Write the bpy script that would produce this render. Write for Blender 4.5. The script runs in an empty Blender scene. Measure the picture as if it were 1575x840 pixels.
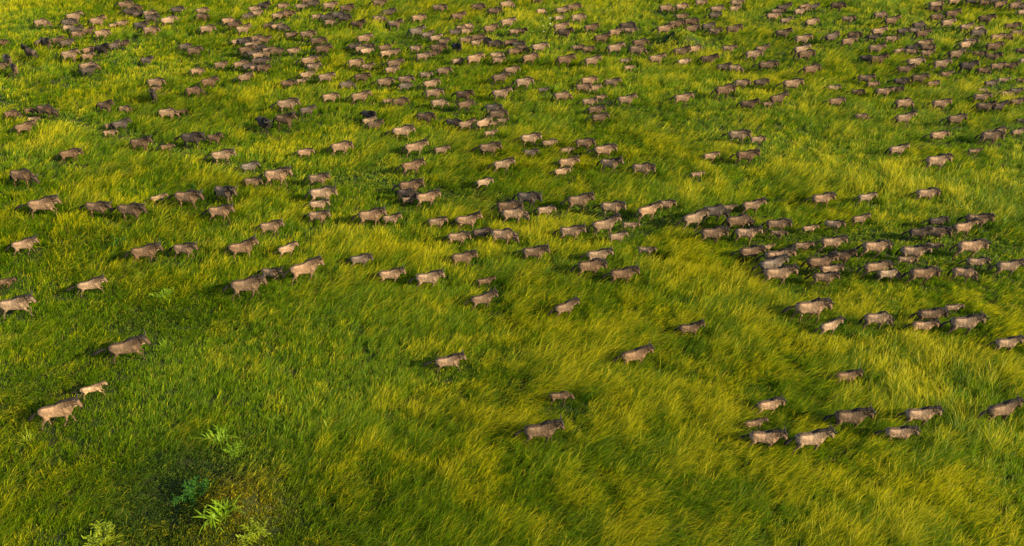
import bpy, math, random
import numpy as np
from mathutils import Vector, Matrix, kdtree

SC = bpy.context.scene
COL = SC.collection
R = math.radians

# ------------------------------------------------------------------ camera
PW, PH = 1575.0, 840.0          # photograph size, used to turn picture positions into ground positions
FPX, YH, CAM_H = 1180.0, -330.0, 28.0
PITCH = math.atan((PH/2 - YH)/FPX)
cd = bpy.data.cameras.new('Camera')
cam = bpy.data.objects.new('Camera', cd); COL.objects.link(cam)
cam.location = (0, 0, CAM_H); cam.rotation_euler = (math.pi/2 - PITCH, 0, 0)
cd.sensor_width = 36; cd.lens = 36*FPX/PW; cd.clip_start = 0.5; cd.clip_end = 6000
SC.camera = cam

# ------------------------------------------------------------------ sky, sun, exposure
SUN_EL, SUN_AZ = 25.0, 113.0     # azimuth clockwise from +Y (the way the camera looks)
w = bpy.data.worlds.new('World'); SC.world = w; w.use_nodes = True
nt = w.node_tree; bg = nt.nodes['Background']
sky = nt.nodes.new('ShaderNodeTexSky'); sky.sky_type = 'NISHITA'; sky.sun_disc = False
sky.sun_elevation = R(SUN_EL); sky.sun_rotation = R(SUN_AZ); sky.dust_density = 2.0; sky.air_density = 1.0
nt.links.new(sky.outputs[0], bg.inputs[0]); bg.inputs[1].default_value = 0.12
sd = bpy.data.lights.new('Sun', 'SUN'); sd.energy = 5.0; sd.angle = R(0.8); sd.color = (1.0, 0.83, 0.51)
sun = bpy.data.objects.new('Sun', sd); COL.objects.link(sun)
sv = Vector((math.sin(R(SUN_AZ))*math.cos(R(SUN_EL)), math.cos(R(SUN_AZ))*math.cos(R(SUN_EL)), math.sin(R(SUN_EL))))
sun.rotation_euler = sv.to_track_quat('Z', 'Y').to_euler(); sun.location = (60, -20, 40)
vs = SC.view_settings; vs.view_transform = 'Standard'; vs.look = 'None'; vs.gamma = 1; vs.exposure = 1.48
vs.use_curve_mapping = False
SC.cycles.max_bounces = 6; SC.cycles.diffuse_bounces = 4; SC.cycles.transmission_bounces = 4
SC.cycles.caustics_reflective = False; SC.cycles.caustics_refractive = False

rng = np.random.default_rng(11)
random.seed(5)

# ------------------------------------------------------------------ helpers
def ray(px, py):
    a = (px - PW/2)/FPX; b = (PH/2 - py)/FPX
    c, s = math.cos(PITCH), math.sin(PITCH)
    return np.array([a, c + b*s, b*c - s])

def at(px, py, z=0.0):
    d = ray(px, py); t = (z - CAM_H)/d[2]
    return d[0]*t, d[1]*t, t           # x, y and the depth along the optical axis

_perm = rng.permutation(4096)
_vals = rng.random(4096)
def vnoise(x, y, seed=0):
    x = np.asarray(x, float); y = np.asarray(y, float)
    xi = np.floor(x).astype(int); yi = np.floor(y).astype(int)
    fx = x - xi; fy = y - yi
    fx = fx*fx*(3-2*fx); fy = fy*fy*(3-2*fy)
    def h(i, j): return _vals[_perm[(_perm[(i + seed*131) & 4095] + j*57 + seed*17) & 4095]]
    a = h(xi, yi)*(1-fx) + h(xi+1, yi)*fx
    b = h(xi, yi+1)*(1-fx) + h(xi+1, yi+1)*fx
    return a*(1-fy) + b*fy
def fbm(x, y, s, seed=0, o=3):
    t = 0; amp = 1; n = 0
    for k in range(o):
        t = t + amp*vnoise(x/s*2**k + 37.7*k + seed*9.1, y/s*2**k + 11.3*k, seed + k); n += amp; amp *= .5
    return t/n
def sstep(a, b, x):
    t = np.clip((x-a)/(b-a), 0, 1); return t*t*(3-2*t)

# mounds, the trampled path and the worn and shade-painted patches lie where the photograph shows them
M1 = at(358, 790)[:2]; M2 = at(1046, 72)[:2]; M3 = at(262, 775)[:2]
TRAIL = np.array([at(*p)[:2] for p in ((-60,150),(60,172),(150,200),(260,228),(350,258),(440,277),(530,277),(620,295),(720,308),(800,322),
                  (900,332),(1000,342),(1100,355),(1200,366),(1300,370),(1400,366),(1500,378),(1640,395))])
TRAIL2 = np.array([at(*p)[:2] for p in ((1010,342),(1110,372),(1200,402),(1300,415),(1420,405),(1640,400))])
WORN_SHADE = [(at(215,500)[:2], 1.5, 1.0), (at(575,270)[:2], 2.2, .8), (at(690,588)[:2], 1.2, .5), (at(345,722)[:2], 1.9, .9), (at(300,728)[:2], 1.5, .9), (at(400,735)[:2], 1.2, .6), (at(447,800)[:2], 1.1, .6), (at(250,745)[:2], 1.5, .9), (at(225,800)[:2], 1.3, .7), (at(262,800)[:2], 1.3, .9),
        (at(1120,700)[:2], .8, .5), (at(1006,70)[:2], 2.8, .8), (at(1096,73)[:2], 1.6, .7), (at(1240,455)[:2], 1.0, .3), (at(1450,365)[:2], 3.2, .6), (at(1500,400)[:2], 2.4, .5), (at(1230,385)[:2], 2.6, .45),  # two beside the far mound paint its shaded sides into the grass
        (at(1150,350)[:2], 2.4, .4), (at(110,45)[:2], 5, .4), (at(170,80)[:2], 4, .4), (at(395,78)[:2], 5, .5), (at(1420,40)[:2], 6, .3)]
def seg_dist(x, y, P):
    d = np.full(np.shape(x), 1e9)
    for a, b in zip(P[:-1], P[1:]):
        e = b - a; t = np.clip(((x-a[0])*e[0] + (y-a[1])*e[1])/(e@e), 0, 1)
        d = np.minimum(d, np.hypot(x-a[0]-t*e[0], y-a[1]-t*e[1]))
    return d
def height(x, y):
    x = np.asarray(x, float); y = np.asarray(y, float)
    z = (fbm(x, y, 26, 3)-.5)*.5 + (fbm(x, y, 7, 5)-.5)*.16
    for (mx, my), r, h in ((M1, 2.3, .85), (M2, 2.9, 2.0)):
        d = np.hypot(x-mx, (y-my)) + (vnoise(x*.5, y*.5, 8)-.5)*.6
        z = z + h*np.exp(-(d/r)**2*1.3)
    return z
def bare(x, y):                       # grass worn down, and the far mound's painted shade, 0 to 1
    b = .95*np.exp(-(seg_dist(x, y, TRAIL)/1.3)**2)*(.6+.7*vnoise(x*.5, y*.5, 21))
    b = np.maximum(b, .6*np.exp(-(seg_dist(x, y, TRAIL2)/1.0)**2)*(.4+.8*vnoise(x*.5, y*.5, 22)))
    for (px, py), r, k in WORN_SHADE:
        d = np.hypot(x-px, y-py)/r + (fbm(x, y, 1.3, 31)-.5)*1.1
        b = np.maximum(b, k*np.exp(-np.clip(d, 0, 9)**2))
    return np.clip(b, 0, 1)
def around(m, r, x, y):
    return np.exp(-((np.hypot(x-m[0], y-m[1]) + (vnoise(x*1.1, y*1.1, 41)-.5)*.9)/r)**2)

def mat(name):
    m = bpy.data.materials.new(name); m.use_nodes = True
    return m, m.node_tree, m.node_tree.nodes['Principled BSDF']

def leaf_mat(name, trans=.42, colour=None):
    m, t, p = mat(name)
    N, L = t.nodes, t.links
    out = N['Material Output']
    if colour is None:
        a = N.new('ShaderNodeAttribute'); a.attribute_name = 'Col'; src = a.outputs['Color']
    else:
        nz = N.new('ShaderNodeTexNoise'); nz.inputs['Scale'].default_value = 9
        tc = N.new('ShaderNodeTexCoord'); L.new(tc.outputs['Object'], nz.inputs['Vector'])
        mx = N.new('ShaderNodeMix'); mx.data_type = 'RGBA'
        mx.inputs['A'].default_value = (*[c*.65 for c in colour], 1); mx.inputs['B'].default_value = (*[min(1, c*1.35) for c in colour], 1)
        L.new(nz.outputs['Fac'], mx.inputs['Factor']); src = mx.outputs['Result']
    p.inputs['Roughness'].default_value = .55; p.inputs['Specular IOR Level'].default_value = .18
    tr = N.new('ShaderNodeBsdfTranslucent'); ms = N.new('ShaderNodeMixShader'); ms.inputs[0].default_value = trans
    L.new(src, p.inputs['Base Color']); L.new(src, tr.inputs['Color'])
    L.new(p.outputs[0], ms.inputs[1]); L.new(tr.outputs[0], ms.inputs[2]); L.new(ms.outputs[0], out.inputs['Surface'])
    return m

def mesh_np(name, V, loops, starts, totals, col=None, smooth=False):
    me = bpy.data.meshes.new(name)
    me.vertices.add(len(V)); me.vertices.foreach_set('co', np.ascontiguousarray(V, np.float32).ravel())
    me.loops.add(len(loops)); me.loops.foreach_set('vertex_index', np.ascontiguousarray(loops, np.int32))
    me.polygons.add(len(starts)); me.polygons.foreach_set('loop_start', np.ascontiguousarray(starts, np.int32))
    if smooth: me.polygons.foreach_set('use_smooth', np.ones(len(starts), bool))
    me.update(calc_edges=True)
    if col is not None:
        at_ = me.color_attributes.new('Col', 'FLOAT_COLOR', 'POINT')
        at_.data.foreach_set('color', np.ascontiguousarray(np.c_[col, np.ones(len(col))], np.float32).ravel())
    return me

def link(name, me, parent=None, m=None):
    o = bpy.data.objects.new(name, me); COL.objects.link(o)
    if parent: o.parent = parent
    if m: me.materials.append(m)
    return o

# ------------------------------------------------------------------ ground: one sheet, fine inside, out to the horizon
def axis(lo, hi, step, far):
    core = np.arange(lo, hi + step/2, step)
    g = step*np.cumsum(1.35**np.arange(1, 40)); g = g[g < far]
    return np.r_[(lo-g)[::-1], core, hi+g]
gx = axis(-110, 110, .4, 5000); gy = axis(0, 150, .4, 5000)
X, Y = np.meshgrid(gx, gy); Z = height(X, Y)
V = np.c_[X.ravel(), Y.ravel(), Z.ravel()]
nx, ny = len(gx), len(gy)
i = (np.arange(ny-1)[:, None]*nx + np.arange(nx-1)).ravel()
loops = np.c_[i, i+1, i+nx+1, i+nx].ravel()
gm, t, p = mat('soil_and_litter')
N, L = t.nodes, t.links
tc = N.new('ShaderNodeTexCoord'); n1 = N.new('ShaderNodeTexNoise'); n1.inputs['Scale'].default_value = .8; n1.inputs['Detail'].default_value = 6
n2 = N.new('ShaderNodeTexNoise'); n2.inputs['Scale'].default_value = 9; n2.inputs['Detail'].default_value = 4
for n in (n1, n2): L.new(tc.outputs['Object'], n.inputs['Vector'])
cr = N.new('ShaderNodeValToRGB'); L.new(n1.outputs['Fac'], cr.inputs[0])
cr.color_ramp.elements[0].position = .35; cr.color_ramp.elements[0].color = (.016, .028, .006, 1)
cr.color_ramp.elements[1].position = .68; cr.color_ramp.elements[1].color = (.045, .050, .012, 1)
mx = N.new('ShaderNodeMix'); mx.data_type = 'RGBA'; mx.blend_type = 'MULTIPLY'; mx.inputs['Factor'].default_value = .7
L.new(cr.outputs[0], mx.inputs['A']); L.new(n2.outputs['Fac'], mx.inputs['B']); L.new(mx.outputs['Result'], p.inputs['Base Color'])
p.inputs['Roughness'].default_value = .95; p.inputs['Specular IOR Level'].default_value = .1
bp = N.new('ShaderNodeBump'); bp.inputs['Strength'].default_value = .8; bp.inputs['Distance'].default_value = .05
L.new(n2.outputs['Fac'], bp.inputs['Height']); L.new(bp.outputs[0], p.inputs['Normal'])
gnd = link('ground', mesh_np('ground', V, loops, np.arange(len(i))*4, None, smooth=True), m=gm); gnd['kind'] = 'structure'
# ------------------------------------------------------------------ what each animal is called
FRONT = [  # the loose front animals, told apart by look and by what is near them
 (95,632,'pale sandy wildebeest striding directly behind a small calf at the near edge of the herd'),
 (146,598,'small pale calf trotting just ahead of a pale sandy adult'),
 (201,534,'brown wildebeest at full gallop with forelegs tucked, beside a dark bare patch'),
 (29,469,'tan wildebeest cantering in from the left edge, above the galloping brown one'),
 (143,438,'tan wildebeest trotting with dark tail held out, in the short grass at left'),
 (11,435,'brown wildebeest cut off by the left edge, only head and shoulders showing'),
 (694,555,'tan wildebeest trotting alone over a dark worn patch near the middle'),
 (865,610,'small brown calf sunk in grass above a large brown adult'),
 (838,663,'large dark brown wildebeest walking alone, nearest to the bottom middle'),
 (981,545,'brown wildebeest climbing away alone through tall yellow grass'),
 (1064,505,'small brown wildebeest alone in tall grass below the crowded right side'),
 (873,473,'tan brown wildebeest heading uphill alone below the deep green spiky plant'),
 (746,459,'brown wildebeest with dark tail streaming, just below a smaller tan calf'),
 (749,433,'small tan calf between a pale adult and one with streaming tail'),
 (663,429,'pale sandy wildebeest striding with raised head, left of a small calf'),
 (604,422,'tan wildebeest with upright horns walking behind the pale sandy striding one'),
 (557,399,'grey brown young wildebeest alone, half sunk in grass, above the upright horned one'),
 (716,397,'brown wildebeest striding with dark hindquarters above the pale sandy adult'),
 (474,413,'large tan wildebeest heading uphill with dark tail, ahead of two others'),
 (420,421,'small tan wildebeest squeezed between a brown adult and a large uphill one'),
 (385,440,'brown wildebeest rearmost and lowest of the three near the feathery tussock'),
 (1163,652,'small brown calf directly above the leading tan wildebeest of the lower right group'),
 (1187,623,'tan youngster uppermost of the stacked three in the lower right group'),
 (1182,674,'tan wildebeest lowest of the stacked three in the lower right group'),
 (1253,675,'tan wildebeest climbing with stretched hind leg, ahead of the stacked three'),
 (1313,643,'brown wildebeest with dark hanging tail between the stacked three and the right pair'),
 (1388,666,'tan wildebeest lower one of the pair at the lower right'),
 (1420,638,'tan wildebeest upper one of the pair at the lower right'),
 (1546,629,'brown wildebeest heading steeply uphill at the right edge, last of the lower group'),
 (1306,579,'small brown youngster alone above the lower right group'),
 (1552,528,'tan wildebeest alone against the right edge, below four others'),
 (1252,474,'tan wildebeest with trailing tail above a small calf, right half, mid height'),
 (1279,502,'small tan calf below an adult with trailing tail'),
 (1352,491,'tan wildebeest walking alone between a calf and a bunch of four'),
 (1423,502,'small tan youngster lowest of the bunch of four right of centre'),
 (1436,483,'dark brown wildebeest uppermost left of the bunch of four, nose behind another'),
 (1468,474,'tan youngster whose body is hidden behind a dark brown wildebeest'),
 (1488,497,'tan wildebeest leading the bunch of four, long stride, low head'),
 (228,388,'brown wildebeest striding with tail out, just behind a smaller tan one at left'),
 (287,384,'smaller tan wildebeest just ahead of a brown striding one at left'),
 (376,382,'brown wildebeest side on and alone, above the uphill group of three'),
 (444,383,'young tan wildebeest alone above the large uphill one'),
 (41,377,'tan wildebeest with thin dark legs walking near the left edge, alone'),
 (70,316,'large tan wildebeest with outstretched hind leg, foremost at left below the path'),
]
XW = ['at the left edge','near the left edge','a tenth across','a seventh across','a fifth across','a quarter across','three tenths across','a third across','two fifths across','just left of middle',
      'at mid width','just right of middle','three fifths across','two thirds across','seven tenths across','three quarters across','four fifths across','six sevenths across','nine tenths across','near the right edge','at the right edge']
YW = ['at the top edge','just under the top','a tenth down','a seventh down','a fifth down','a quarter down','three tenths down','a third down','two fifths down','just above mid height','at mid height',
      'just below mid height','three fifths down','two thirds down','seven tenths down','three quarters down','four fifths down','six sevenths down']
TW = dict(t='tan', p='pale sandy', b='brown', g='grey brown', d='dark')
NUM = ['no','one','two','three','four','five','six','seven','eight']
ORD = ['first','second','third','fourth','fifth','sixth','seventh','eighth']
def bunches(A, k):
    """single-linkage bunches in the picture, cut finer until none holds over seven"""
    n = len(A); par = list(range(n))
    def f(i):
        while par[i] != i: i = par[i]
        return i
    for i in range(n):
        for j in range(i):
            a, b = A[i], A[j]; L = 2.07*(a['px']/a['s']+b['px']/b['s'])/2
            if abs(a['x']-b['x']) < 1.1*k*L and abs(a['y']-b['y']) < .62*k*L: par[f(i)] = f(j)
    g = {}
    for i in range(n): g.setdefault(f(i), []).append(A[i])
    out = []
    for c in g.values(): out += [c] if len(c) <= 7 else bunches(c, k*.9)
    return out
def name_herd(near, herd):
    used = set()
    for c in bunches(herd, 1.0):
        c.sort(key=lambda a: a['x']); n = len(c)
        stacked = n > 1 and max(a['x'] for a in c)-min(a['x'] for a in c) < max(a['y'] for a in c)-min(a['y'] for a in c)
        if stacked: c.sort(key=lambda a: a['y'])
        for i, a in enumerate(c):
            look = TW[a['tone']] + (' wildebeest calf' if a['calf'] else ' wildebeest')
            if a['pose'] == 'graze' and a.get('given'): look += ' with lowered head'
            if n == 1: com = 'walking apart from others'
            elif n == 2: com = ('upper' if i == 0 else 'lower')+' one of two' if stacked else ('rear' if i == 0 else 'front')+' one of two'
            elif i == 0: com = ('topmost' if stacked else 'rearmost')+' of '+NUM[n]+' bunched'
            elif i == n-1: com = ('lowest' if stacked else 'foremost')+' of '+NUM[n]+' bunched'
            else: com = ORD[i]+(' from top' if stacked else ' from left')+' of '+NUM[n]
            a['bits'] = [look, com]
    for a in near:
        hit = [l for x, y, l in FRONT if math.hypot(a['x']-x, a['y']-y) < 4]
        if hit: a['label'] = hit[0]; used.add(hit[0].lower()); continue
        xw = XW[min(20, max(0, round(a['x']/PW*20)))]; yw = YW[max(0, round(a['y']/PH*20))]
        l = f"{a['bits'][0]}, {a['bits'][1]}, {xw}, {yw}"
        if l in used:
            for extra in ('lower one', 'darker one', 'more hidden one', 'higher one'):
                if l.replace(', ', f', {extra}, ', 1) not in used: l = l.replace(', ', f', {extra} ', 1); print('dup label', l); break
        used.add(l); a['label'] = l

# ------------------------------------------------------------------ where the animals stand, read off the photograph in tiles (offset, scale; x, y, length, tone, heading, pose)
HERD = """
@0 0 7.635
505,270,200,t;885,195,220,t;825,275,190,g;810,325,150,p;900,347,170,g;1045,365,160,b;920,405,160,t;1160,255,240,t;1340,300,130,p;1440,275,150,t;1215,395,200,t
485,495,150,d,40;560,500,110,t,-50;690,475,160,b;800,505,150,d,20;340,615,170,d,150;20,500,110,b;90,695,110,p,-30;15,775,100,t;170,810,110,t,-35;840,650,230,t;1055,590,140,b
1045,665,150,t;1215,585,200,d,-15;1350,540,150,d,30;1460,515,140,b;1060,780,250,t;1050,830,180,d
@200 0 7.635
60,100,200,b;-40,60,190,t;20,145,190,d;110,165,150,d;245,165,170,t;270,215,180,g;465,235,220,t,20;565,115,170,d;140,300,210,g;260,355,220,t;855,125,160,t;860,200,160,b;920,340,200,t
1165,240,180,t;1235,295,190,b;1345,350,190,t;1390,190,150,d,25;1470,110,150,t;1500,160,150,t;1270,490,150,t;1355,492,120,d;660,550,160,g;770,600,200,b;210,715,160,g;1075,770,170,t;800,838,170,t
1310,760,200,b;1410,780,140,d;1495,800,140,t;1440,525,190,t;1500,455,140,b;1500,490,140,t;1380,590,200,b;1460,630,140,d;1520,655,150,t;1515,720,150,d
@400 0 7.635
60,75,150,d;280,75,150,t;220,185,160,t;290,160,190,b;350,165,150,b;490,75,150,t;570,10,170,b;630,45,160,d;830,65,190,t;1030,105,200,b;680,195,150,t;790,210,160,d;930,190,200,g;1000,220,170,d;830,265,140,t
1160,285,210,b,-12;1410,35,180,b;1520,145,180,d;1410,215,170,t;110,305,130,b;205,310,140,t;280,330,130,d;375,415,150,t;570,405,210,t;695,480,210,b;755,575,220,b;1240,455,200,t;1120,540,160,d;1200,575,150,t
1260,595,180,p;1290,540,130,b;60,470,170,b;20,560,150,d;110,590,140,t;215,605,160,b;400,600,160,t;70,640,170,t;40,720,150,d;50,800,180,b;590,715,220,t;640,790,180,t;1135,745,200,t;1270,785,150,t;1470,565,140,b;1500,625,180,t
@600 0 7.635
70,285,190,t;50,620,130,t;70,745,220,b;590,95,240,t;345,215,180,t;1040,85,180,b;1380,45,190,t;1235,130,180,b;810,195,180,b;1395,260,200,t;1190,340,190,b;1470,370,150,t;325,375,200,g;450,415,160,g;545,445,160,t;640,490,120,b
310,575,160,p;575,565,210,b;400,655,190,t;510,630,110,b;770,380,160,g;850,330,150,t;920,310,140,t;900,365,140,t;900,475,170,t;1040,445,180,b;1020,505,150,p;1130,485,140,d;1240,515,200,d;1420,510,170,b;1470,600,180,b;1510,530,140,d
790,560,120,d,-60;800,720,160,p;1010,695,220,t,10;1260,650,180,p;1280,708,150,t;1440,820,200,t;640,838,190,t;30,828,140,t
@800 0 7.635
220,5,150,b;255,135,135,p;500,125,160,t;635,95,200,b;465,215,130,p;690,215,180,t;490,325,200,t;535,395,200,b;845,330,180,b;30,365,110,b;1270,310,210,d;1300,355,170,t;1130,385,170,t;970,455,200,b;1420,505,200,b;1390,595,220,t
1130,570,220,t;240,555,220,t;690,560,170,t;805,580,160,b;130,680,210,b;545,710,220,b;860,720,210,t,12;1240,725,150,p;1290,800,150,p;30,570,130,b
@1000 0 7.635
200,95,190,t;375,85,160,t;605,35,150,t;1025,40,170,t;790,105,170,t;1000,105,150,p;765,180,160,d;375,195,150,t;310,290,180,b;490,260,190,b;180,350,240,t;500,340,200,b;690,315,170,d;770,370,170,t;990,350,200,b;530,570,180,t;375,610,210,b;935,570,180,t
1320,580,170,b,15;1225,645,210,t;85,690,200,t;400,730,170,p,12;700,700,220,b;870,795,150,d;1010,800,190,t;1385,765,230,b
@1180 0 7.635
200,90,200,d;120,135,150,t;80,190,180,t;225,240,150,t;450,85,180,b;390,140,150,t;550,85,120,d;530,260,190,t;840,75,210,b;960,230,170,t;1340,180,180,t;1470,245,190,b;195,400,200,b;430,460,210,t;765,440,190,d;1030,425,190,b;965,490,190,t;1320,370,190,t
1255,440,140,d;1470,455,170,t;415,580,220,t;465,650,230,b;1290,570,210,t;1180,690,130,d;1310,705,220,b;60,760,160,b;530,815,240,b
@1375 0 7.635
500,50,180,t;720,10,180,t;930,8,180,d;1070,35,150,b;1190,10,160,d;1250,60,180,b;1420,70,170,b;1500,80,140,d;1510,145,130,t;490,115,180,b;690,170,200,b;510,210,180,b;640,270,210,t;1090,230,210,b;300,300,170,d;110,370,130,d;250,355,150,g;345,395,190,b
850,325,160,t;1000,345,160,t;990,400,200,g;1400,310,200,b;1450,385,170,b;1220,445,180,t;1330,440,150,b;910,485,190,t;850,530,180,p;1180,555,210,b;360,510,190,t;230,560,170,d;400,565,190,b;70,600,140,t;210,615,160,t;395,630,170,t
740,635,220,b;1010,635,160,b;1170,675,210,b;260,730,220,t;570,755,220,t;880,785,230,d;140,815,210,b;1220,785,190,t;1370,780,170,b;1060,830,150,b;1515,600,130,b;1530,710,110,g
@0 100 7.635
155,580,220,b,,g;370,545,180,b,,g;405,640,160,t;310,735,290,b;560,530,250,b,-12,g;1250,485,220,b,-10;1480,515,170,t,-8;1320,715,200,b;1440,700,170,d;1310,800,200,t
@200 100 7.635
800,95,200,b;320,215,230,t;325,285,160,b;275,350,130,d,-70;950,205,240,b;770,310,240,b,,g;460,565,260,t,,g;620,550,150,b;1365,150,220,b
@400 100 7.635
560,120,200,t;790,140,230,t;340,215,200,b;500,190,160,t;1210,150,220,b;1030,235,210,g;840,380,230,t;1195,365,270,t,8;340,465,300,t,5;570,530,220,g;50,680,180,d,-35;310,650,270,b;1290,590,190,d,-30;1290,660,190,t;1360,710,220,b;1480,205,230,t
@600 100 7.635
30,75,190,t;-10,425,160,t;130,435,220,b;195,175,220,t;190,250,190,g;430,118,170,p;645,105,230,g;495,220,230,t;530,330,240,t;590,445,230,t,,g;885,360,240,b;900,465,230,b;1320,340,250,t;1310,145,240,b;1450,65,200,t;430,615,250,b,-10;1230,515,230,g,-8
1280,590,250,b;1330,660,160,t;760,675,210,d;910,705,230,t;1110,685,220,t;1220,690,150,b;165,780,290,t,8;1190,805,180,t
@800 100 7.635
60,210,240,t,5;280,295,160,g;510,360,240,t,5;820,190,220,t;750,270,210,t;880,270,190,t;1090,205,220,t,-8;955,390,160,t;820,440,200,t;905,525,240,b;945,625,230,b;1260,410,240,t
@1000 100 7.635
400,390,250,t,5;890,305,270,b,14;1090,215,210,t;1310,205,190,d;1170,465,250,b;1390,470,160,t
@1180 100 7.635
520,60,270,d,10;310,225,260,t;140,400,230,b;790,270,180,p;1170,165,230,t;1250,230,170,t;1070,320,190,b;1380,320,230,t;820,435,220,t,6;1120,610,200,t,-12,g
@1375 100 7.635
620,110,170,t;90,200,200,d,-10;40,285,200,b;305,165,230,b;465,220,170,b;130,455,250,t;560,465,250,t;135,625,250,t;740,645,250,b;1290,185,170,t;1140,220,170,g;1500,185,150,b;1050,305,150,t;1040,385,240,t,-6;1080,490,260,b;1240,495,150,d
1340,340,200,t;1440,305,180,g;1450,440,200,b;1510,660,170,g;1460,790,180,t
@0 200 5.42
1185,110,200,b;1405,145,140,b;600,195,220,b;205,385,235,b,-8,g;380,630,300,t,4,r;830,645,235,b,-8;1110,675,265,b,-8;1335,570,170,t
@270 200 5.42
155,75,225,d,-6;335,75,150,b;405,210,225,t;630,310,180,g;865,385,250,t;655,435,170,t,-6;1205,405,195,t;1240,530,250,t;1205,625,185,p;1205,720,200,t;1090,190,158,t;1395,145,205,t,8;120,565,255,b,-6;425,525,200,t,-22;390,685,230,t,,w;810,810,220,t
@540 200 5.42
550,140,215,t;765,165,150,t,6;1165,155,205,b;525,300,215,b,10;1280,285,200,t,10;1120,435,160,p,14;510,470,230,b;480,535,200,d;495,590,150,t;650,565,225,t;185,720,255,t;345,745,175,t;730,775,180,t;985,755,235,t;1330,635,240,b;1375,700,245,t
@800 200 5.42
95,75,190,t;250,110,140,t;550,115,190,b,-6;715,165,210,t,8;395,175,132,t,10;95,195,145,g;410,275,190,t;355,348,152,p;765,285,205,t;1035,330,215,t,-8;1485,370,135,t,10;85,570,230,g,-10;510,595,240,b,6,w;780,650,230,t,-5;225,670,178,t;1225,625,180,t;1085,665,220,t
@1030 200 5.42
585,50,205,t;740,78,145,t;350,220,148,t,6;655,215,210,b;705,625,210,t,10;1285,575,210,t;390,685,240,d,6;500,652,150,t;220,740,230,t;590,755,255,b,10;915,785,235,b;1380,790,195,t;1175,828,155,t
@1285 200 5.42
870,45,175,t;1310,58,215,b;1335,30,180,t;1530,25,150,g;530,160,180,t,10;1165,178,128,b,8;860,265,225,t,6;775,530,215,t,5;270,560,168,p,10;215,745,162,t,12;860,765,185,d,6;1200,755,255,b
@0 340 5.42
220,200,250,t,,w;60,515,200,b;775,530,275,t,,r;155,700,330,t,4,r;1235,260,290,b,5,w
@640 320 5.42
365,245,215,t;560,210,190,d;745,230,250,t;1310,200,235,t,,w;1005,370,245,b;410,420,235,b,4,w;125,590,260,p,4,w;590,615,175,b;575,755,250,b,14,w
@0 0 1
287,384,40,t,-6;376,382,50,b
@400 360 3.9375
175,90,140,t;290,210,225,t,16,w;80,240,142,t;-60,315,235,b,4,w;620,155,152,g,6;805,245,175,t,4,w
@780 360 3.9375
565,125,175,t,5,w;520,200,195,b,6;850,105,128,t;715,240,195,b,6;365,445,165,b,22,w
@1130 280 5.25
115,415,235,t;360,420,170,t;145,570,225,b,6;265,530,130,t,10;370,600,265,t,8;320,665,250,g;375,735,290,t,4;560,515,180,t;805,485,230,t,5,w;870,605,235,b,-6;705,655,255,b,4;785,705,205,t,4;740,775,235,b,-4
@1345 280 5.25
370,415,200,d;510,405,255,b;730,370,200,t;25,525,255,t,4;490,520,165,t;335,565,265,t,-5;270,635,190,t,-8;800,520,270,t;840,650,205,t;1100,680,240,t;35,690,245,t;125,740,210,p;410,740,265,b;735,740,240,t
@900 280 6
200,395,280,t;430,405,185,t,-8;310,510,195,t;1200,480,280,b,4
@1100 440 3.232
490,110,195,t,8;580,200,122,t;815,165,160,t,6;1085,140,165,b,6;1190,110,110,t,10;1045,200,142,t;1255,185,180,t,8,w;1460,285,145,t,12;665,450,142,b,8;280,590,155,t,16;205,685,132,b,14;265,755,200,t,,w;495,760,205,t,12,w;690,655,205,b,4,w;1035,640,190,t,6,w;930,730,180,t,4;1440,610,178,b,26,w
@600 520 3.15
295,110,160,t,8,r;1200,80,170,b,16,w;835,285,132,b,4,g;750,450,208,b,6,w
@0 500 3.9375
790,135,268,b,8,r;575,385,188,p,10,r;375,520,292,t,8,w
@0 0 1
1064,505,42,b,6
"""
TONES = dict(t=(.185, .119, .072), p=(.240, .160, .098), b=(.112, .070, .041), g=(.100, .076, .058), d=(.062, .046, .036))  # coat tones; the dark one also paints shade onto animals turned from the sun
def read_herd():
    out = []
    for line in HERD.strip().splitlines():
        if line[0] == '@': ox, oy, sc = map(float, line[1:].split()); continue
        for e in line.split(';'):
            f = e.split(',')
            x, y = float(f[0])/sc+ox, float(f[1])/sc+oy
            if all(math.hypot(x-k['x'], y-k['y']) > 4.6 for k in out):
                out.append(dict(x=x, y=y, w=float(f[2])/sc, tone=f[3], h=float(f[4]) if len(f) > 4 and f[4] else None, pose=dict(g='graze', r='run', w='walk').get(f[5] if len(f) > 5 else '', '')))
    return out
herd = read_herd()
rh = random.Random(21)
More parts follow.
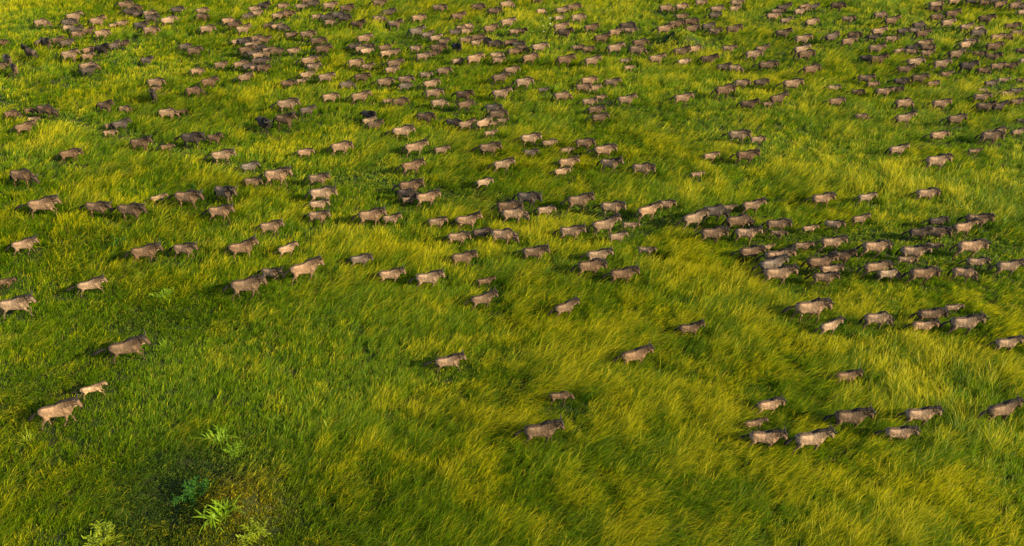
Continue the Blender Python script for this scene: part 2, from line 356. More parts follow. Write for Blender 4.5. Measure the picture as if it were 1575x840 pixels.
for a in herd:
    wx, wy, t0 = at(a['x'], a['y'], .9)
    hd_ = a['h'] if a['h'] is not None else rh.gauss(3, 10)
    a['yaw'] = R(hd_ if abs(hd_) > 45 else hd_*(1.2 - .45*(a['x']-PW/2)/(PW/2)) if a['h'] is not None else hd_) - math.atan2(wx, wy)*.15
    def across(x, y):                  # picture column of a ground point at flank height
        dp = y*math.cos(PITCH) + (CAM_H-.9)*math.sin(PITCH); return FPX*x/dp
    c_, s_ = math.cos(a['yaw']), math.sin(a['yaw'])
    full = abs(across(wx+1.02*c_, wy+1.02*s_) - across(wx-1.02*c_, wy-1.02*s_)) + .25*abs(s_)*FPX/t0
    s = min(1.2, max(.56, a['w']/full))
    if a['y'] < 110: s = min(1.16, max(.84, s*1.06)) if a['tone'] != 'p' else s
    if a['tone'] == 'd' and a['y'] < 220: s = max(s, .9)
    a['s'] = s
    wx, wy, t0 = at(a['x'], a['y'], .93*s)
    gz = float(height(wx, wy)); wx, wy, t0 = at(a['x'], a['y'], .93*s + gz)
    a['calf'] = s < .73
    a['given'] = bool(a['pose'])
    if not a['pose']: a['pose'] = rh.choices(['walk', 'stride', 'stand', 'graze', 'amble', 'alert'], [.26, .22, .12, .06, .22, .12])[0]
    if a['calf'] and a['pose'] in ('stand', 'alert'): a['pose'] = rh.choice(['walk', 'amble'])
    wx -= c_*.22*s; wy -= s_*.22*s
    a['mid'] = (wx + c_*.25*s, wy + s_*.25*s, s)
    a['loc'] = (wx, wy, float(height(wx, wy))-.01); a['px'] = s*FPX/t0
    b_ = 1 + rh.uniform(-.22, .18); wmt = rh.uniform(-.05, .05)
    if a['y'] < 210: b_ *= .88
    a['girth'] = (.98, rh.uniform(.92, 1.16), rh.uniform(1.0, 1.12))
    r_, g_, b2 = TONES[a['tone']]; a['col'] = (r_*b_*(1+wmt), g_*b_, b2*b_*(1-wmt), 1)
herd.sort(key=lambda a: -a['px'])
near, far = herd[:300], herd[300:]
name_herd(near, herd)

# ------------------------------------------------------------------ grass: tufts of bent blades, thinner with distance
def grass_field():
    pos = []
    # tufts strewn over the meadow in rings of distance; far rings hold fewer, broader tufts
    rings = [(11, 34, 30.0), (34, 50, 24), (50, 70, 14), (70, 95, 8), (95, 165, 4.6)]
    for d0, d1, dens in rings:
        half = R(66)
        area = half*(d1*d1-d0*d0)
        n = int(area*dens)
        d = np.sqrt(rng.random(n)*(d1*d1-d0*d0)+d0*d0); a = (rng.random(n)*2-1)*half
        x, y = d*np.sin(a), d*np.cos(a)
        k = (np.abs(x) < .70*y + 22) & (y < 146) & (y > 11)
        pos.append(np.c_[x, y, d][k])
    T = np.concatenate(pos); x, y, d = T.T
    big = fbm(x, y, 11, 51); mid = fbm(x, y, 3.6, 55); sml = fbm(x, y, 1.3, 58)
    tall = sstep(.38, .66, .42*big + .38*mid + .20*sml)
    low0 = sstep(-3, -15, x)*sstep(52, 38, y)
    seed_ = sstep(.49, .66, .22*fbm(x, y, 8, 63) + .36*fbm(x, y, 2.2, 66) + .42*fbm(x, y, .8, 69, 2) + .03 - .010*low0)
    wear_shade = bare(x, y)
    low = sstep(-3, -15, x)*sstep(52, 38, y)              # shorter, greener grass in the near corner
    mound = np.maximum(around(M1, 2.0, x, y), .5*around(M2, 2.6, x, y))
    ln = (.45 + .52*tall)*(1-.28*low)*(1-.78*wear_shade)*(1-.62*mound)*(.8+.4*rng.random(len(x)))
    order = np.argsort(x); xs = x[order]; trod = np.ones(len(x))
    for a in herd:
        mx_, my_, s_ = a['mid']; r_ = (1.5 if a['calf'] else 1.15)*s_ + .25; k_ = .30 if a['calf'] else .64
        lo_, hi_ = np.searchsorted(xs, [mx_-r_, mx_+r_]); ix = order[lo_:hi_]
        dd = np.hypot((x[ix]-mx_)/r_, (y[ix]-my_+.25)/(r_*.80)); trod[ix] = np.minimum(trod[ix], np.where(dd < 1, k_, 1))
    ln = ln*trod
    keep = rng.random(len(x)) > np.clip(wear_shade*.8-.5, 0, .3)
    x, y, d, tall, seed_, wear_shade, low, mound, ln, trod = [q[keep] for q in (x, y, d, tall, seed_, wear_shade, low, mound, ln, trod)]
    # wind: a bend to +x that drifts slowly over the meadow
    ang = (fbm(x, y, 8, 72)-.5)*2.6 + .25 + rng.normal(0, .33, len(x))
    bend = .30 + .55*fbm(x, y, 5, 75) + .20*tall + rng.normal(0, .10, len(x))
    nb = np.clip(np.round(14 + rng.normal(0, 4, len(x)) + 2*(d > 70)), 6, 24).astype(int)
    I = np.repeat(np.arange(len(x)), nb); n = len(I)
    lod = np.clip((d[I]-20)/90, 0, 1)
    spread = .085 + .05*lod + .05*rng.random(n)
    bx = x[I] + rng.normal(0, 1, n)*spread; by = y[I] + rng.normal(0, 1, n)*spread
    bz = height(bx, by) - .02
    stalk = rng.random(n) < (.04 + .48*seed_[I])*(1-.45*low[I])*(1-wear_shade[I])*np.clip(trod[I]*2-1, 0, 1)    # flowering stalks, yellow at the head
    ln = np.maximum(ln, .24)
    L_ = ln[I]*(.55+.6*rng.random(n))*np.where(stalk, 1.45 + .35*lod, 1.0 + .12*lod)
    aa = ang[I] + rng.normal(0, .45, n); bb = np.clip(bend[I] + rng.normal(0, .22, n), .02, 1.15)
    wd = (.0045 + .016*lod + .0055*rng.random(n))*np.where(stalk, .85, 1.1)*(1+1.3*np.clip(wear_shade[I]+mound[I]*.6, 0, 1))
    cx, cy = np.cos(aa), np.sin(aa)
    # side vector of the flat blade, turned at random
    sa = rng.random(n)*math.pi*2
    sx, sy = np.cos(sa), np.sin(sa)
    ts = (0., .42, .78, 1.)
    ws = np.array([[1., .95, .62], [.55, .6, .95]])      # leaf blade narrows, stalk carries a head
    wt = ws[stalk.astype(int)]
    rows = []
    for k, t_ in enumerate(ts):
        h = bb*L_*(.35*t_ + .65*t_*t_)
        up = L_*(t_ - .30*bb*t_*t_ - .10*bb*t_**4)
        c = np.c_[bx + cx*h, by + cy*h, bz + up]
        if k < 3:
            s = np.c_[sx, sy, np.zeros(n)]*(wd*wt[:, k])[:, None]
            rows += [c - s, c + s]
        else: rows.append(c)
    V = np.stack(rows, 1).reshape(-1, 3)
    # colour: hue varies by tuft and blade; seed heads and dry blades are yellow
    g0 = np.array([.032, .105, .001]); g1 = np.array([.140, .238, .001]); y1 = np.array([.560, .455, .004]); st = np.array([.24, .19, .03]); blu = np.array([.030, .085, .020]); rust = np.array([.26, .15, .012])
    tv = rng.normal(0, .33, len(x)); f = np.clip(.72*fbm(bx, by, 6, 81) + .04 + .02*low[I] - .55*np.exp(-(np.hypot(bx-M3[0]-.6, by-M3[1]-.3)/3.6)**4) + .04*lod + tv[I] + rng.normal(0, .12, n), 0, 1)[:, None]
    leaf = g0*(1-f) + g1*f
    wv = (np.clip(wear_shade[I]*.9, 0, 1)*rng.random(n))[:, None]; leaf = leaf*(1-wv) + (blu*.8+st*.12)*wv
    mv = (np.clip(around(M1, 2.1, bx, by)*1.4, 0, 1)*rng.random(n))[:, None]; leaf = leaf*(1-mv) + rust*mv
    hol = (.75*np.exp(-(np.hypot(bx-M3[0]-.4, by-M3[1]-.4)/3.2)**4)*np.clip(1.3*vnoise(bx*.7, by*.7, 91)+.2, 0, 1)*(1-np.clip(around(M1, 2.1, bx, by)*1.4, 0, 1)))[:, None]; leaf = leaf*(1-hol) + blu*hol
    dry = (rng.random(n) < .05)[:, None]; leaf = np.where(dry, st, leaf)
    hs = np.clip(.55 + .5*rng.random(n), 0, 1)[:, None]; head = np.where(stalk[:, None], y1*hs + g1*(1-hs), leaf*.65 + (g1*.6+y1*.4)*.35)
    mid_ = np.where(stalk[:, None], leaf*.45 + y1*.55, leaf*.85 + g1*.15)
    C = np.stack([leaf, leaf, leaf*.6+mid_*.4, leaf*.6+mid_*.4, mid_*.4+head*.6, mid_*.4+head*.6, head], 1).reshape(-1, 3)
    b = np.arange(n)*7
    lp = np.c_[b, b+1, b+3, b+2, b+2, b+3, b+5, b+4, b+4, b+5, b+6].ravel()
    s0 = np.arange(n)*11
    starts = np.c_[s0, s0+4, s0+8].ravel()
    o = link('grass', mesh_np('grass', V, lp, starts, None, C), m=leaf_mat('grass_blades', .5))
    o['kind'] = 'stuff'
    o['label'] = 'long green meadow grass with yellow seed heads bent over by the wind'
    print('blades', n)
grass_field()

# ------------------------------------------------------------------ wildebeest
def loft(path, B, tagv, seg=14):
    """path: (x, y, z, half width, half height, tone); closed tube; the section stands across the path in the sagittal plane."""
    n = len(path); P = np.array([p[:3] for p in path], float)
    base = len(B['v'])
    for k in range(n):
        d = P[min(k+1, n-1)] - P[max(k-1, 0)]; d /= np.linalg.norm(d)
        side = np.cross(d, [0, 0, 1]) if abs(d[2]) < .95 else np.array([0, -1., 0])
        side = np.array([0, 1., 0]) if np.linalg.norm(side) < 1e-3 else side/np.linalg.norm(side)
        if abs(d[2]) >= .95: side = np.array([0, 1., 0])
        up = np.cross(side, d); up = up/np.linalg.norm(up)
        for j in range(seg):
            a = 2*math.pi*j/seg
            B['v'].append(tuple(P[k] + side*path[k][3]*math.cos(a) + up*path[k][4]*math.sin(a)))
            B['t'].append((path[k][5] if len(path[k]) > 5 else 1.0, tagv))
    for k in range(n-1):
        for j in range(seg):
            a = base+k*seg+j; b = base+k*seg+(j+1) % seg
            B['f'].append((a, b, b+seg, a+seg))
    B['f'].append(tuple(base+j for j in range(seg))[::-1]); B['f'].append(tuple(base+(n-1)*seg+j for j in range(seg)))

def down(o, ang, l):                   # a bone hanging from o, ang degrees forward of straight down
    return (o[0]+l*math.sin(R(ang)), o[1], o[2]-l*math.cos(R(ang)))

POSES = {  # front legs (upper, lower, hoof), hind legs (thigh, shank, cannon, hoof), head (rise, nose), tail swing
 'walk':   dict(f=((22, 8, 20), (-14, -34, -20)), h=((32, -30, 4, 20), (2, -48, -22, -10)), neck=.12, nose=-66, tail=.24, dz=0),
 'stride': dict(f=((-18, -22, 0), (20, -6, 10)), h=((8, -46, -18, 0), (40, -22, 10, 20)), neck=.02, nose=-64, tail=.30, dz=0),
 'stand':  dict(f=((4, 0, 12), (-6, -4, 10)), h=((22, -36, 0, 14), (14, -40, -4, 12)), neck=.18, nose=-62, tail=.06, dz=0),
 'graze':  dict(f=((8, 0, 12), (-10, -8, 10)), h=((24, -34, 0, 14), (12, -42, -6, 12)), neck=-.34, nose=-66, tail=.05, dz=0),
 'amble':  dict(f=((12, -4, 14), (-22, -30, -8)), h=((26, -34, 2, 16), (-4, -50, -20, -10)), neck=-.04, nose=-70, tail=.18, dz=0),
 'alert':  dict(f=((6, 0, 12), (10, -14, 0)), h=((20, -38, -4, 14), (30, -30, 6, 18)), neck=.26, nose=-58, tail=.12, dz=0),
 'run':    dict(f=((58, -20, -35), (44, 16, 10)), h=((-4, -62, -38, -30), (18, -44, -14, 0)), neck=.12, nose=-60, tail=.42, dz=.06),
}
def body_data(pose, calf=False):
    q = POSES[pose]; B = dict(v=[], f=[], t=[])
    k = .82 if calf else 1.0           # a calf is slighter, with longer legs for its size
    dz = .05 if calf else 0
    gf = 1.0
    torso = [(-.80, .98, .06, .07), (-.76, .985, .13, .16), (-.66, .98, .195, .235), (-.50, .965, .225, .275), (-.28, .945, .232, .285), (-.05, .935, .245, .305),
             (.15, .95, .262, .345), (.32, .975, .262, .395), (.46, 1.0, .24, .39), (.58, 1.015, .20, .32), (.68, 1.02, .14, .22), (.74, 1.03, .06, .10)]
    loft([(x, 0, z+dz, a*k*gf, b*k*1.07, 1.0) for x, z, a, b in torso], B, 0, 18)
    nx_, nz = .98, 1.20 + q['neck'] + dz
    if q['neck'] < -.2: nx_ = 1.0
    loft([(.40, 0, 1.08+dz, .17*k, .29*k, 1), (.58, 0, 1.07+.25*(nz-1.07), .15*k, .27*k, .9), (.78, 0, 1.08+.62*(nz-1.08), .125*k, .23*k, .75), (nx_, 0, nz-.03, .10*k, .165, .75), (nx_+.07, 0, nz-.02, .06, .09, .7)], B, 1)
    c, s = math.cos(R(q['nose'])), math.sin(R(q['nose']))
    def hd(t_, off=0): return (nx_-.05 + c*t_ - s*off, 0, nz+.03 + s*t_ + c*off)
    hl = .40 if calf else .50
    head = [(0, .06, .07), (.12, .10, .14), (.30, .108, .155), (.50, .096, .135), (.72, .084, .112), (.90, .092, .104), (.98, .08, .085), (1.03, .045, .045)]
    loft([(*hd(hl*t_), a, b, 1) for t_, a, b in head], B, 2)
    for sy in (1, -1):                 # ears
        e = hd(.06, .03)
        loft([(e[0], .06*sy, e[2], .012, .03, .6), (e[0]-.05, .15*sy, e[2]+.03, .014, .04, .6), (e[0]-.10, .22*sy, e[2]+.02, .006, .012, .6)], B, 3, 8)
    for sy, (u, l_, h_) in zip((1, -1), q['f']):
        o = (.42, .125*sy, .90+dz+q['dz']); e = down(o, u*.5-6, .30); kn = down(e, u, .25); ft = down(kn, l_, .28); hf = down(ft, h_, .085)
        if hf[2] < 0:
            e, kn, ft, hf = [(p_[0], p_[1], p_[2]-hf[2]*w_) for p_, w_ in ((e, .3), (kn, .6), (ft, 1), (hf, 1))]
        loft([(o[0], o[1], o[2]+.12, .06, .10, 1), (*o, .085*k, .15*k, 1), (*e, .072*k, .095*k, .95), (e[0]*.5+kn[0]*.5, e[1], e[2]*.5+kn[2]*.5, .050*k, .058*k, .65), (*kn, .044, .048, .55), (kn[0]*.5+ft[0]*.5, kn[1], kn[2]*.5+ft[2]*.5, .031, .033, .48), (*ft, .034, .037, .55), (*hf, .042, .048, .15), (hf[0]+.015, hf[1], hf[2]-.012, .03, .04, .1)], B, 4, 10)
    for sy, (th, sh, cn, hh) in zip((1, -1), q['h']):
        o = (-.52, .12*sy, .93+dz+q['dz']); st_ = down(o, th, .27); hk = down(st_, sh, .30); ft = down(hk, cn, .30); hf = down(ft, hh, .085)
        if hf[2] < 0:
            st_, hk, ft, hf = [(p_[0], p_[1], p_[2]-hf[2]*w_) for p_, w_ in ((st_, .3), (hk, .6), (ft, 1), (hf, 1))]
        loft([(o[0]-.02, o[1]*.9, o[2]+.14, .07, .11, 1), (*o, .115*k, .20*k, 1), (*st_, .085*k, .125*k, 1), (st_[0]*.5+hk[0]*.5, st_[1], st_[2]*.5+hk[2]*.5, .058*k, .072*k, .72), (*hk, .042, .052, .58), (hk[0]*.5+ft[0]*.5, hk[1], hk[2]*.5+ft[2]*.5, .031, .036, .48), (*ft, .035, .038, .55), (*hf, .042, .048, .15), (hf[0]+.015, hf[1], hf[2]-.012, .03, .04, .1)], B, 5, 10)
    return B, hd, nz, nx_, dz, hl

def finish_mesh(name, B, voxel, faces, m):
    me = bpy.data.meshes.new(name); me.from_pydata(B['v'], [], B['f']); me.update()
    o = bpy.data.objects.new('tmp', me); COL.objects.link(o)
    r = o.modifiers.new('r', 'REMESH'); r.mode = 'VOXEL'; r.voxel_size = voxel
    s = o.modifiers.new('s', 'SMOOTH'); s.factor = .5; s.iterations = 3
    if faces:
        d = o.modifiers.new('d', 'DECIMATE'); d.ratio = faces
    dg = bpy.context.evaluated_depsgraph_get()
    out = bpy.data.meshes.new_from_object(o.evaluated_get(dg)); out.name = name
    COL.objects.unlink(o); bpy.data.objects.remove(o); bpy.data.meshes.remove(me)
    kd = kdtree.KDTree(len(B['v']))
    for i_, v in enumerate(B['v']): kd.insert(v, i_)
    kd.balance()
    n = len(out.vertices); C = np.ones((n, 4), np.float32)
    rn = np.random.default_rng(3)
    for v in out.vertices:
        _, ix, _ = kd.find(v.co); tone, tag_ = B['t'][ix]
        x, y, z = v.co; nzv = v.normal.z; nxv = v.normal.x
        c = tone
        if tag_ in (0, 1):
            if nzv > .75 and abs(y) < .10: c *= .40                      # dark line along the spine
            c *= 1.24 - .60*min(1, max(0, (x+.20)/.80))
            if x > .25 and z > 1.12 and abs(nzv) < .85: c *= .55           # dark hair hangs down the neck and shoulder                  # darker forequarters
            if .0 < x < .95: c *= 1 - .55*max(0, math.sin(x*46+z*4))*min(1, max(0, (z-.72)*4))   # dark brindle bars
        if tag_ == 2: c = .14 if (nzv > .45 or nxv > .80) else .55        # black face, lighter cheeks
        C[v.index, :3] = (c*(1+.02*(tag_ in (4, 5))), c, c*(.96 if tag_ in (4, 5) else 1))
    at_ = out.color_attributes.new('Col', 'FLOAT_COLOR', 'POINT'); at_.data.foreach_set('color', C.ravel())
    out.polygons.foreach_set('use_smooth', np.ones(len(out.polygons), bool))
    out.materials.append(m)
    return out

def coat_material():
    m, t, p = mat('coat'); N, L = t.nodes, t.links
    a = N.new('ShaderNodeAttribute'); a.attribute_name = 'Col'
    oi = N.new('ShaderNodeObjectInfo')
    tc = N.new('ShaderNodeTexCoord'); nz = N.new('ShaderNodeTexNoise'); nz.inputs['Scale'].default_value = 4.5; nz.inputs['Detail'].default_value = 5
    L.new(tc.outputs['Object'], nz.inputs['Vector'])
    mr = N.new('ShaderNodeMapRange'); mr.inputs['From Min'].default_value = .3; mr.inputs['From Max'].default_value = .7; mr.inputs['To Min'].default_value = .55; mr.inputs['To Max'].default_value = 1.30
    L.new(nz.outputs['Fac'], mr.inputs[0])
    m1 = N.new('ShaderNodeMix'); m1.data_type = 'RGBA'; m1.blend_type = 'MULTIPLY'; m1.inputs['Factor'].default_value = 1
    m2 = N.new('ShaderNodeMix'); m2.data_type = 'RGBA'; m2.blend_type = 'MULTIPLY'; m2.inputs['Factor'].default_value = 1
    L.new(oi.outputs['Color'], m1.inputs['A']); L.new(a.outputs['Color'], m1.inputs['B'])
    L.new(m1.outputs['Result'], m2.inputs['A']); L.new(mr.outputs[0], m2.inputs['B']); L.new(m2.outputs['Result'], p.inputs['Base Color'])
    n3 = N.new('ShaderNodeTexNoise'); n3.inputs['Scale'].default_value = 5; n3.inputs['Detail'].default_value = 3
    L.new(tc.outputs['Object'], n3.inputs['Vector'])
    bp = N.new('ShaderNodeBump'); bp.inputs['Strength'].default_value = .9; bp.inputs['Distance'].default_value = .09
    L.new(n3.outputs['Fac'], bp.inputs['Height']); L.new(bp.outputs[0], p.inputs['Normal'])
    p.inputs['Roughness'].default_value = .85; p.inputs['Specular IOR Level'].default_value = .1
    
    return m
def plain(name, c, rough=.8):
    m, t, p = mat(name); N, L = t.nodes, t.links
    tc = N.new('ShaderNodeTexCoord'); nz = N.new('ShaderNodeTexNoise'); nz.inputs['Scale'].default_value = 14
    L.new(tc.outputs['Object'], nz.inputs['Vector'])
    mx = N.new('ShaderNodeMix'); mx.data_type = 'RGBA'; mx.inputs['A'].default_value = (*[q*.65 for q in c], 1); mx.inputs['B'].default_value = (*[q*1.35 for q in c], 1)
    L.new(nz.outputs['Fac'], mx.inputs['Factor']); L.new(mx.outputs['Result'], p.inputs['Base Color'])
    p.inputs['Roughness'].default_value = rough; p.inputs['Specular IOR Level'].default_value = .06
    return m
COAT = coat_material()
HAIR = plain('black_hair', (.013, .011, .010)); BEARD = plain('pale_beard', (.20, .145, .085)); HORN = plain('horn', (.035, .030, .027), .5)

def raw(name, B, m, flat=False):
    me = bpy.data.meshes.new(name); me.from_pydata(B['v'], [], B['f']); me.update()
    me.polygons.foreach_set('use_smooth', np.ones(len(me.polygons), bool)); me.materials.append(m)
    return me

def kit(pose, calf):
    """meshes of one kind of animal: body and the hair and horns that sit on it"""
    B, hd, nz, nx_, dz, hl = body_data(pose, calf)
    nm = ('calf_' if calf else 'adult_') + pose
    K = dict(body=finish_mesh(nm, B, .024, .55, COAT), lean=finish_mesh(nm+'_far', B, .045, .42, COAT))
    rr = random.Random(len(nm))
    top = hd(.02, .10); M = dict(v=[], f=[], t=[])
    if not calf:
        pts = [(-.10, 1.235), (.10, 1.268), (.28, 1.345), (.44, 1.375), (.58, 1.33+.18*(nz-1.15)), (.76, 1.27+.62*(nz-1.12)), (top[0]-.08, top[2]+.02), (top[0]+.03, top[2])]
        for k_, (x, z) in enumerate(pts): pass
        path = []
        for k_ in range(len(pts)*3-2):
            a, f_ = divmod(k_, 3); b = min(a+1, len(pts)-1); f_ /= 3
            x = pts[a][0]*(1-f_)+pts[b][0]*f_; z = pts[a][1]*(1-f_)+pts[b][1]*f_
            u = k_/(len(pts)*3-3); g = min(1, u*5+.1)
            path.append((x, 0, z-.005+.012*rr.random(), .10*g*(.7+.6*rr.random())+.006, (.045+.035*min(1, u*2))*g*(.75+.5*rr.random()), 1))
        loft(path, M, 0, 8)
        K['mane'] = raw(nm+'_mane', M, HAIR)
        Bd = dict(v=[], f=[], t=[]); ch = hd(hl*.62, -.10)
        loft([(.60, 0, .90+.3*(nz-1.2)+dz, .012, .03, 1), (.74, 0, .93+.5*(nz-1.2), .03, .10, 1), (.86, 0, .97+.75*(nz-1.2), .035, .13, 1), (ch[0]-.08, 0, ch[2]-.02, .035, .10, 1), (ch[0]+.03, 0, ch[2]+.02, .012, .03, 1)], Bd, 0, 8)
        K['beard'] = raw(nm+'_beard', Bd, BEARD)
        for sy, hn in ((1, 'hl'), (-1, 'hr')):
            H = dict(v=[], f=[], t=[]); b0 = hd(.05, .09)
            loft([(b0[0], .04*sy, b0[2]-.01, .045, .045, 1), (b0[0]-.01, .13*sy, b0[2], .042, .040, 1), (b0[0]+.01, .23*sy, b0[2]-.01, .034, .032, 1), (b0[0]+.01, .30*sy, b0[2]+.06, .027, .026, 1), (b0[0]-.01, .29*sy, b0[2]+.16, .018, .018, 1), (b0[0]-.04, .235*sy, b0[2]+.24, .006, .006, 1)], H, 0, 8)
            K[hn] = raw(nm+'_horn', H, HORN)
    T = dict(v=[], f=[], t=[]); sw = POSES[pose]['tail']; tk = .6 if calf else 1
    loft([(-.76, 0, 1.09+dz, .03, .035, 1), (-.82, .01, 1.02+dz, .026*tk, .03*tk, 1), (-.86-sw*.4, .02, .88+dz+sw*.3, .042*tk, .048*tk, 1), (-.88-sw*1.0, .03, .70+dz+sw*.55, .07*tk, .085*tk, 1), (-.88-sw*1.5, .02, .54+dz+sw*.7, .06*tk, .075*tk, 1), (-.87-sw*1.9, .0, .40+dz+sw*.8, .012, .015, 1)], T, 0, 8)
    K['tail'] = raw(nm+'_tail', T, HAIR)
    return K
KITS = {(p_, False): kit(p_, False) for p_ in POSES}
for p_ in ('walk', 'stride', 'run', 'graze', 'amble'): KITS[(p_, True)] = kit(p_, True)
GROUP = 'wildebeest of the migrating herd'
made = {}
def piece(name, me, parent, colr, sub=None):
    o = bpy.data.objects.new(name, me); COL.objects.link(o); o.parent = parent; o.color = colr
    return o
def place(a):
    K = KITS[(a['pose'], a['calf'])]
    root = bpy.data.objects.new('wildebeest_calf' if a['calf'] else 'wildebeest', None); COL.objects.link(root)
    root.location = a['loc']; root.rotation_euler = (0, 0, a['yaw']); root.scale = [a['s']*q for q in a['girth']]; root.empty_display_size = .3
    root['label'] = a['label']; root['category'] = 'wildebeest'; root['group'] = GROUP
    big = a['px'] > 17
    piece('body', K['body'] if big else K['lean'], root, a['col'])
    if 'mane' in K: piece('mane', K['mane'], root, a['col'])
    if 'beard' in K and big: piece('beard', K['beard'], root, a['col'])
    if 'hl' in K and big:
        piece('horn', K['hl'], root, a['col']); piece('horn', K['hr'], root, a['col'])
    piece('tail', K['tail'], root, a['col'])
for a in near: place(a)

def far_herd():
    VV, LP, ST, CC = [], [], [], []; nv = nl = 0
    for a in far:
        K = KITS[(a['pose'], a['calf'])]
        M = Matrix.Translation(a['loc']) @ Matrix.Rotation(a['yaw'], 4, 'Z') @ Matrix.Diagonal((*[a['s']*q for q in a['girth']], 1))
        A = np.array(M)
        for key in ('lean', 'mane', 'tail', 'beard'):
            if key not in K: continue
            me = K[key]; n = len(me.vertices)
            co = np.empty(n*3, np.float32); me.vertices.foreach_get('co', co); co = co.reshape(-1, 3)@A[:3, :3].T + A[:3, 3]
            if key == 'lean':
                c = np.empty(n*4, np.float32); me.color_attributes['Col'].data.foreach_get('color', c); c = c.reshape(-1, 4)[:, :3]*np.array(a['col'][:3])
            else: c = np.tile((.013, .011, .010) if key != 'beard' else (.20, .145, .085), (n, 1))
            lv = np.empty(len(me.loops), np.int32); me.loops.foreach_get('vertex_index', lv)
            ls = np.empty(len(me.polygons), np.int32); me.polygons.foreach_get('loop_start', ls)
            VV.append(co); CC.append(c); LP.append(lv+nv); ST.append(ls+nl); nv += n; nl += len(lv)
    o = link('wildebeest_herd', mesh_np('wildebeest_herd', np.concatenate(VV), np.concatenate(LP), np.concatenate(ST), None, np.concatenate(CC), True), m=COAT)
    o.color = (1, 1, 1, 1); o['kind'] = 'stuff'; o['label'] = 'far part of the herd, small tan and dark wildebeest packed across the distant grass'
far_herd()

# ------------------------------------------------------------------ leafy plants standing in the grass
def leaf_strip(B, base, yaw, length, width, rise, droop, n=5, fold=.25):
    b0 = len(B['v']); c, s = math.cos(yaw), math.sin(yaw)
    for k in range(n+1):
        t_ = k/n; r = length*(math.cos(rise)*t_ + .15*t_*t_); z = length*(math.sin(rise)*t_ - droop*t_*t_)
        wd = width*(math.sin(math.pi*min(1, .12+.88*t_))**.7 if k < n else .04)
        for q in (-1, 0, 1):
            B['v'].append((base[0]+c*r - s*wd*q*.5, base[1]+s*r + c*wd*q*.5, base[2]+z+(abs(q)*fold*wd*.5)))
    for k in range(n):
        for q in (0, 1):
            a = b0+k*3+q; B['f'].append((a, a+1, a+4, a+3))
def plant(px, py, kind, size, colour, label):
    size *= .95
    x, y, _ = at(px, py); z = float(height(x, y)); x, y, _ = at(px, py, z + .25*size); z = float(height(x, y))
    r = random.Random(int(px*7+py)); B = dict(v=[], f=[], t=[])
    if kind == 'fountain':
        for k in range(64): leaf_strip(B, (r.gauss(0, .16*size), r.gauss(0, .16*size), .02), r.uniform(0, 6.28), size*r.uniform(.45, .95), .055*size*r.uniform(.7, 1.3), R(r.uniform(38, 84)), r.uniform(.25, .75), 6)
    elif kind == 'spiky':
        for k in range(38): leaf_strip(B, (r.gauss(0, .10*size), r.gauss(0, .10*size), .02), r.uniform(0, 6.28), size*r.uniform(.45, 1.0), .05*size*r.uniform(.6, 1.2), R(r.uniform(30, 80)), r.uniform(.0, .3), 4)
    else:                              # bush: stems with leaves all along them
        for k in range(30):
            ya, ri, ln = r.uniform(0, 6.28), R(r.uniform(20, 80)), size*r.uniform(.4, .85)
            leaf_strip(B, (0, 0, 0), ya, ln, .012, ri, .1, 4, 0)
            for j in range(15):
                t_ = (j+2)/16.5; rr = ln*(math.cos(ri)*t_+.15*t_*t_); zz = ln*(math.sin(ri)*t_-.1*t_*t_)
                leaf_strip(B, (rr*math.cos(ya), rr*math.sin(ya), zz), ya+r.choice((-1, 1))*r.uniform(.4, 1.5), size*r.uniform(.12, .26), size*.050*r.uniform(.7, 1.4), R(r.uniform(-10, 55)), .25, 3)
    o = link('leafy_plant', raw_leaf('leafy_plant', B), m=leaf_mat('leaf', .35, colour))
    o.location = (x, y, z); o['label'] = label; o['category'] = 'plant'; o['group'] = 'leafy plants in the grass'
def raw_leaf(name, B):
    me = bpy.data.meshes.new(name); me.from_pydata(B['v'], [], B['f']); me.update(); return me
LIME, PALE, DEEP, TEAL = (.120, .20, .004), (.165, .21, .007), (.030, .10, .003), (.026, .085, .004)
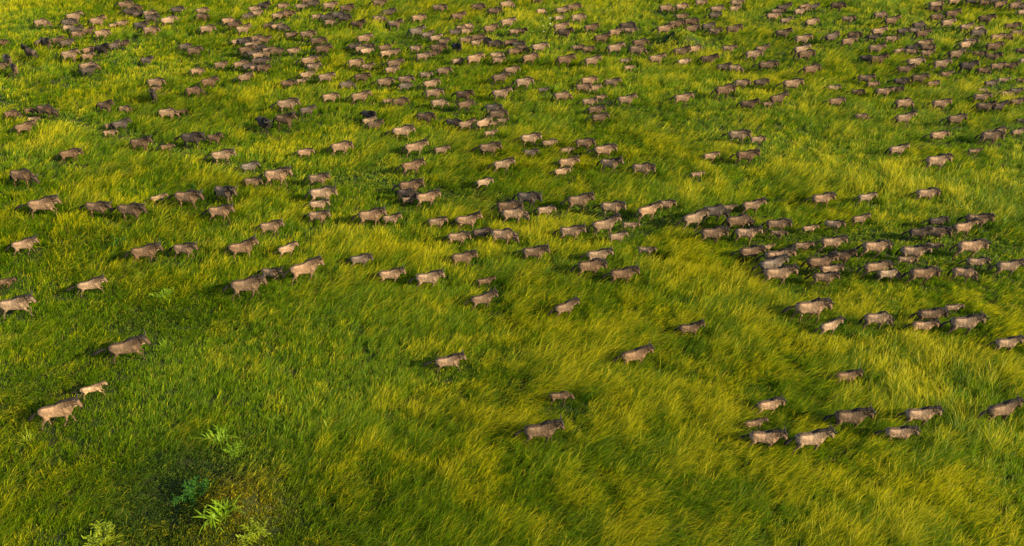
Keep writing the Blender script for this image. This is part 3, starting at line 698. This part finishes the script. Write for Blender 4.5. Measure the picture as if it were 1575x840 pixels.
for p_ in [
 (335, 670, 'fountain', 1.25, LIME, 'large lime green plant with broad splayed leaves behind the bare patch of the near mound'),
 (359, 694, 'bush', .75, LIME, 'small yellow green tuft just in front of the large splayed lime plant'),
 (334, 788, 'fountain', 1.5, LIME, 'plant with long arching strap leaves on the rusty grass of the near mound'),
 (299, 760, 'bush', 1.15, TEAL, 'blue green broad leaved plant in the dark hollow beside the near mound'),
 (386, 812, 'bush', .95, PALE, 'pale yellow green tuft on the near side of the rusty mound'),
 (158, 826, 'bush', 1.15, PALE, 'bushy pale lime plant cut by the bottom edge of the picture'),
 (43, 676, 'spiky', .95, PALE, 'pale spiky plant below the wildebeest with the small calf ahead of it'),
 (283, 424, 'fountain', 1.0, LIME, 'round feathery lime tussock, upper one of the leafy pair in the short grass'),
 (252, 456, 'bush', 1.15, LIME, 'spreading lime green herb just below the round feathery tussock'),
 (216, 428, 'bush', .8, PALE, 'small pale herb beside the round feathery tussock, nearer the trotting wildebeest'),
 (252, 534, 'spiky', .85, LIME, 'thin star shaped plant right in front of the galloping wildebeest'),
 (505, 661, 'spiky', .85, PALE, 'pale wispy spiky plant standing alone in open green grass near the bottom'),
 (421, 648, 'bush', .6, LIME, 'tiny bright tuft between the splayed lime plant and the wispy spiky one'),
 (844, 421, 'spiky', 1.2, DEEP, 'deep green spiky plant beside two wildebeest in the middle of the meadow'),
 (1083, 752, 'spiky', .8, PALE, 'upright pale shoots in the tall yellow grass near the bottom'),
 (306, 290, 'bush', 1.2, DEEP, 'dark green bushy herb beside the trampled path'),
 (186, 375, 'bush', 1.2, DEEP, 'dark green herb in the grass behind a single walking tan wildebeest'),
 ]: plant(*p_)
def flower(px, py, label):
    x, y, _ = at(px, py, .8); z = float(height(x, y)); B = dict(v=[], f=[], t=[])
    root = bpy.data.objects.new('wildflower', None); COL.objects.link(root); root.location = (x, y, z)
    root['label'] = label; root['category'] = 'flower'; root['group'] = 'pale wildflowers in the far grass'
    r = random.Random(int(px)); 
    for k in range(6): leaf_strip(B, (0, 0, 0), r.uniform(0, 6.28), .85*r.uniform(.8, 1.1), .03, R(r.uniform(70, 88)), .05, 4, .1)
    link('stem', raw_leaf('flower_stem', B), root, STEM)
    H = dict(v=[], f=[], t=[])
    for k in range(16): leaf_strip(H, (r.gauss(0, .05), r.gauss(0, .05), .80+r.gauss(0, .04)), r.uniform(0, 6.28), .12, .06, R(r.uniform(10, 80)), .3, 3)
    link('blossom', raw_leaf('blossom', H), root, PETAL)
STEM = leaf_mat('stem', .3, (.06, .13, .02)); PETAL = leaf_mat('petal', .3, (.75, .74, .55))
for f_ in [(836, 39.5, 'upper pale blossom of the two beside the yellow grass near the small pale calf'), (846.5, 36.5, 'pale blossom closest to the wildebeest of the pale flower cluster'),
           (836.5, 48.5, 'lowest pale blossom of the small flower cluster in the far herd'), (845.8, 28, 'topmost pale blossom of the small flower cluster in the far herd')]: flower(*f_)
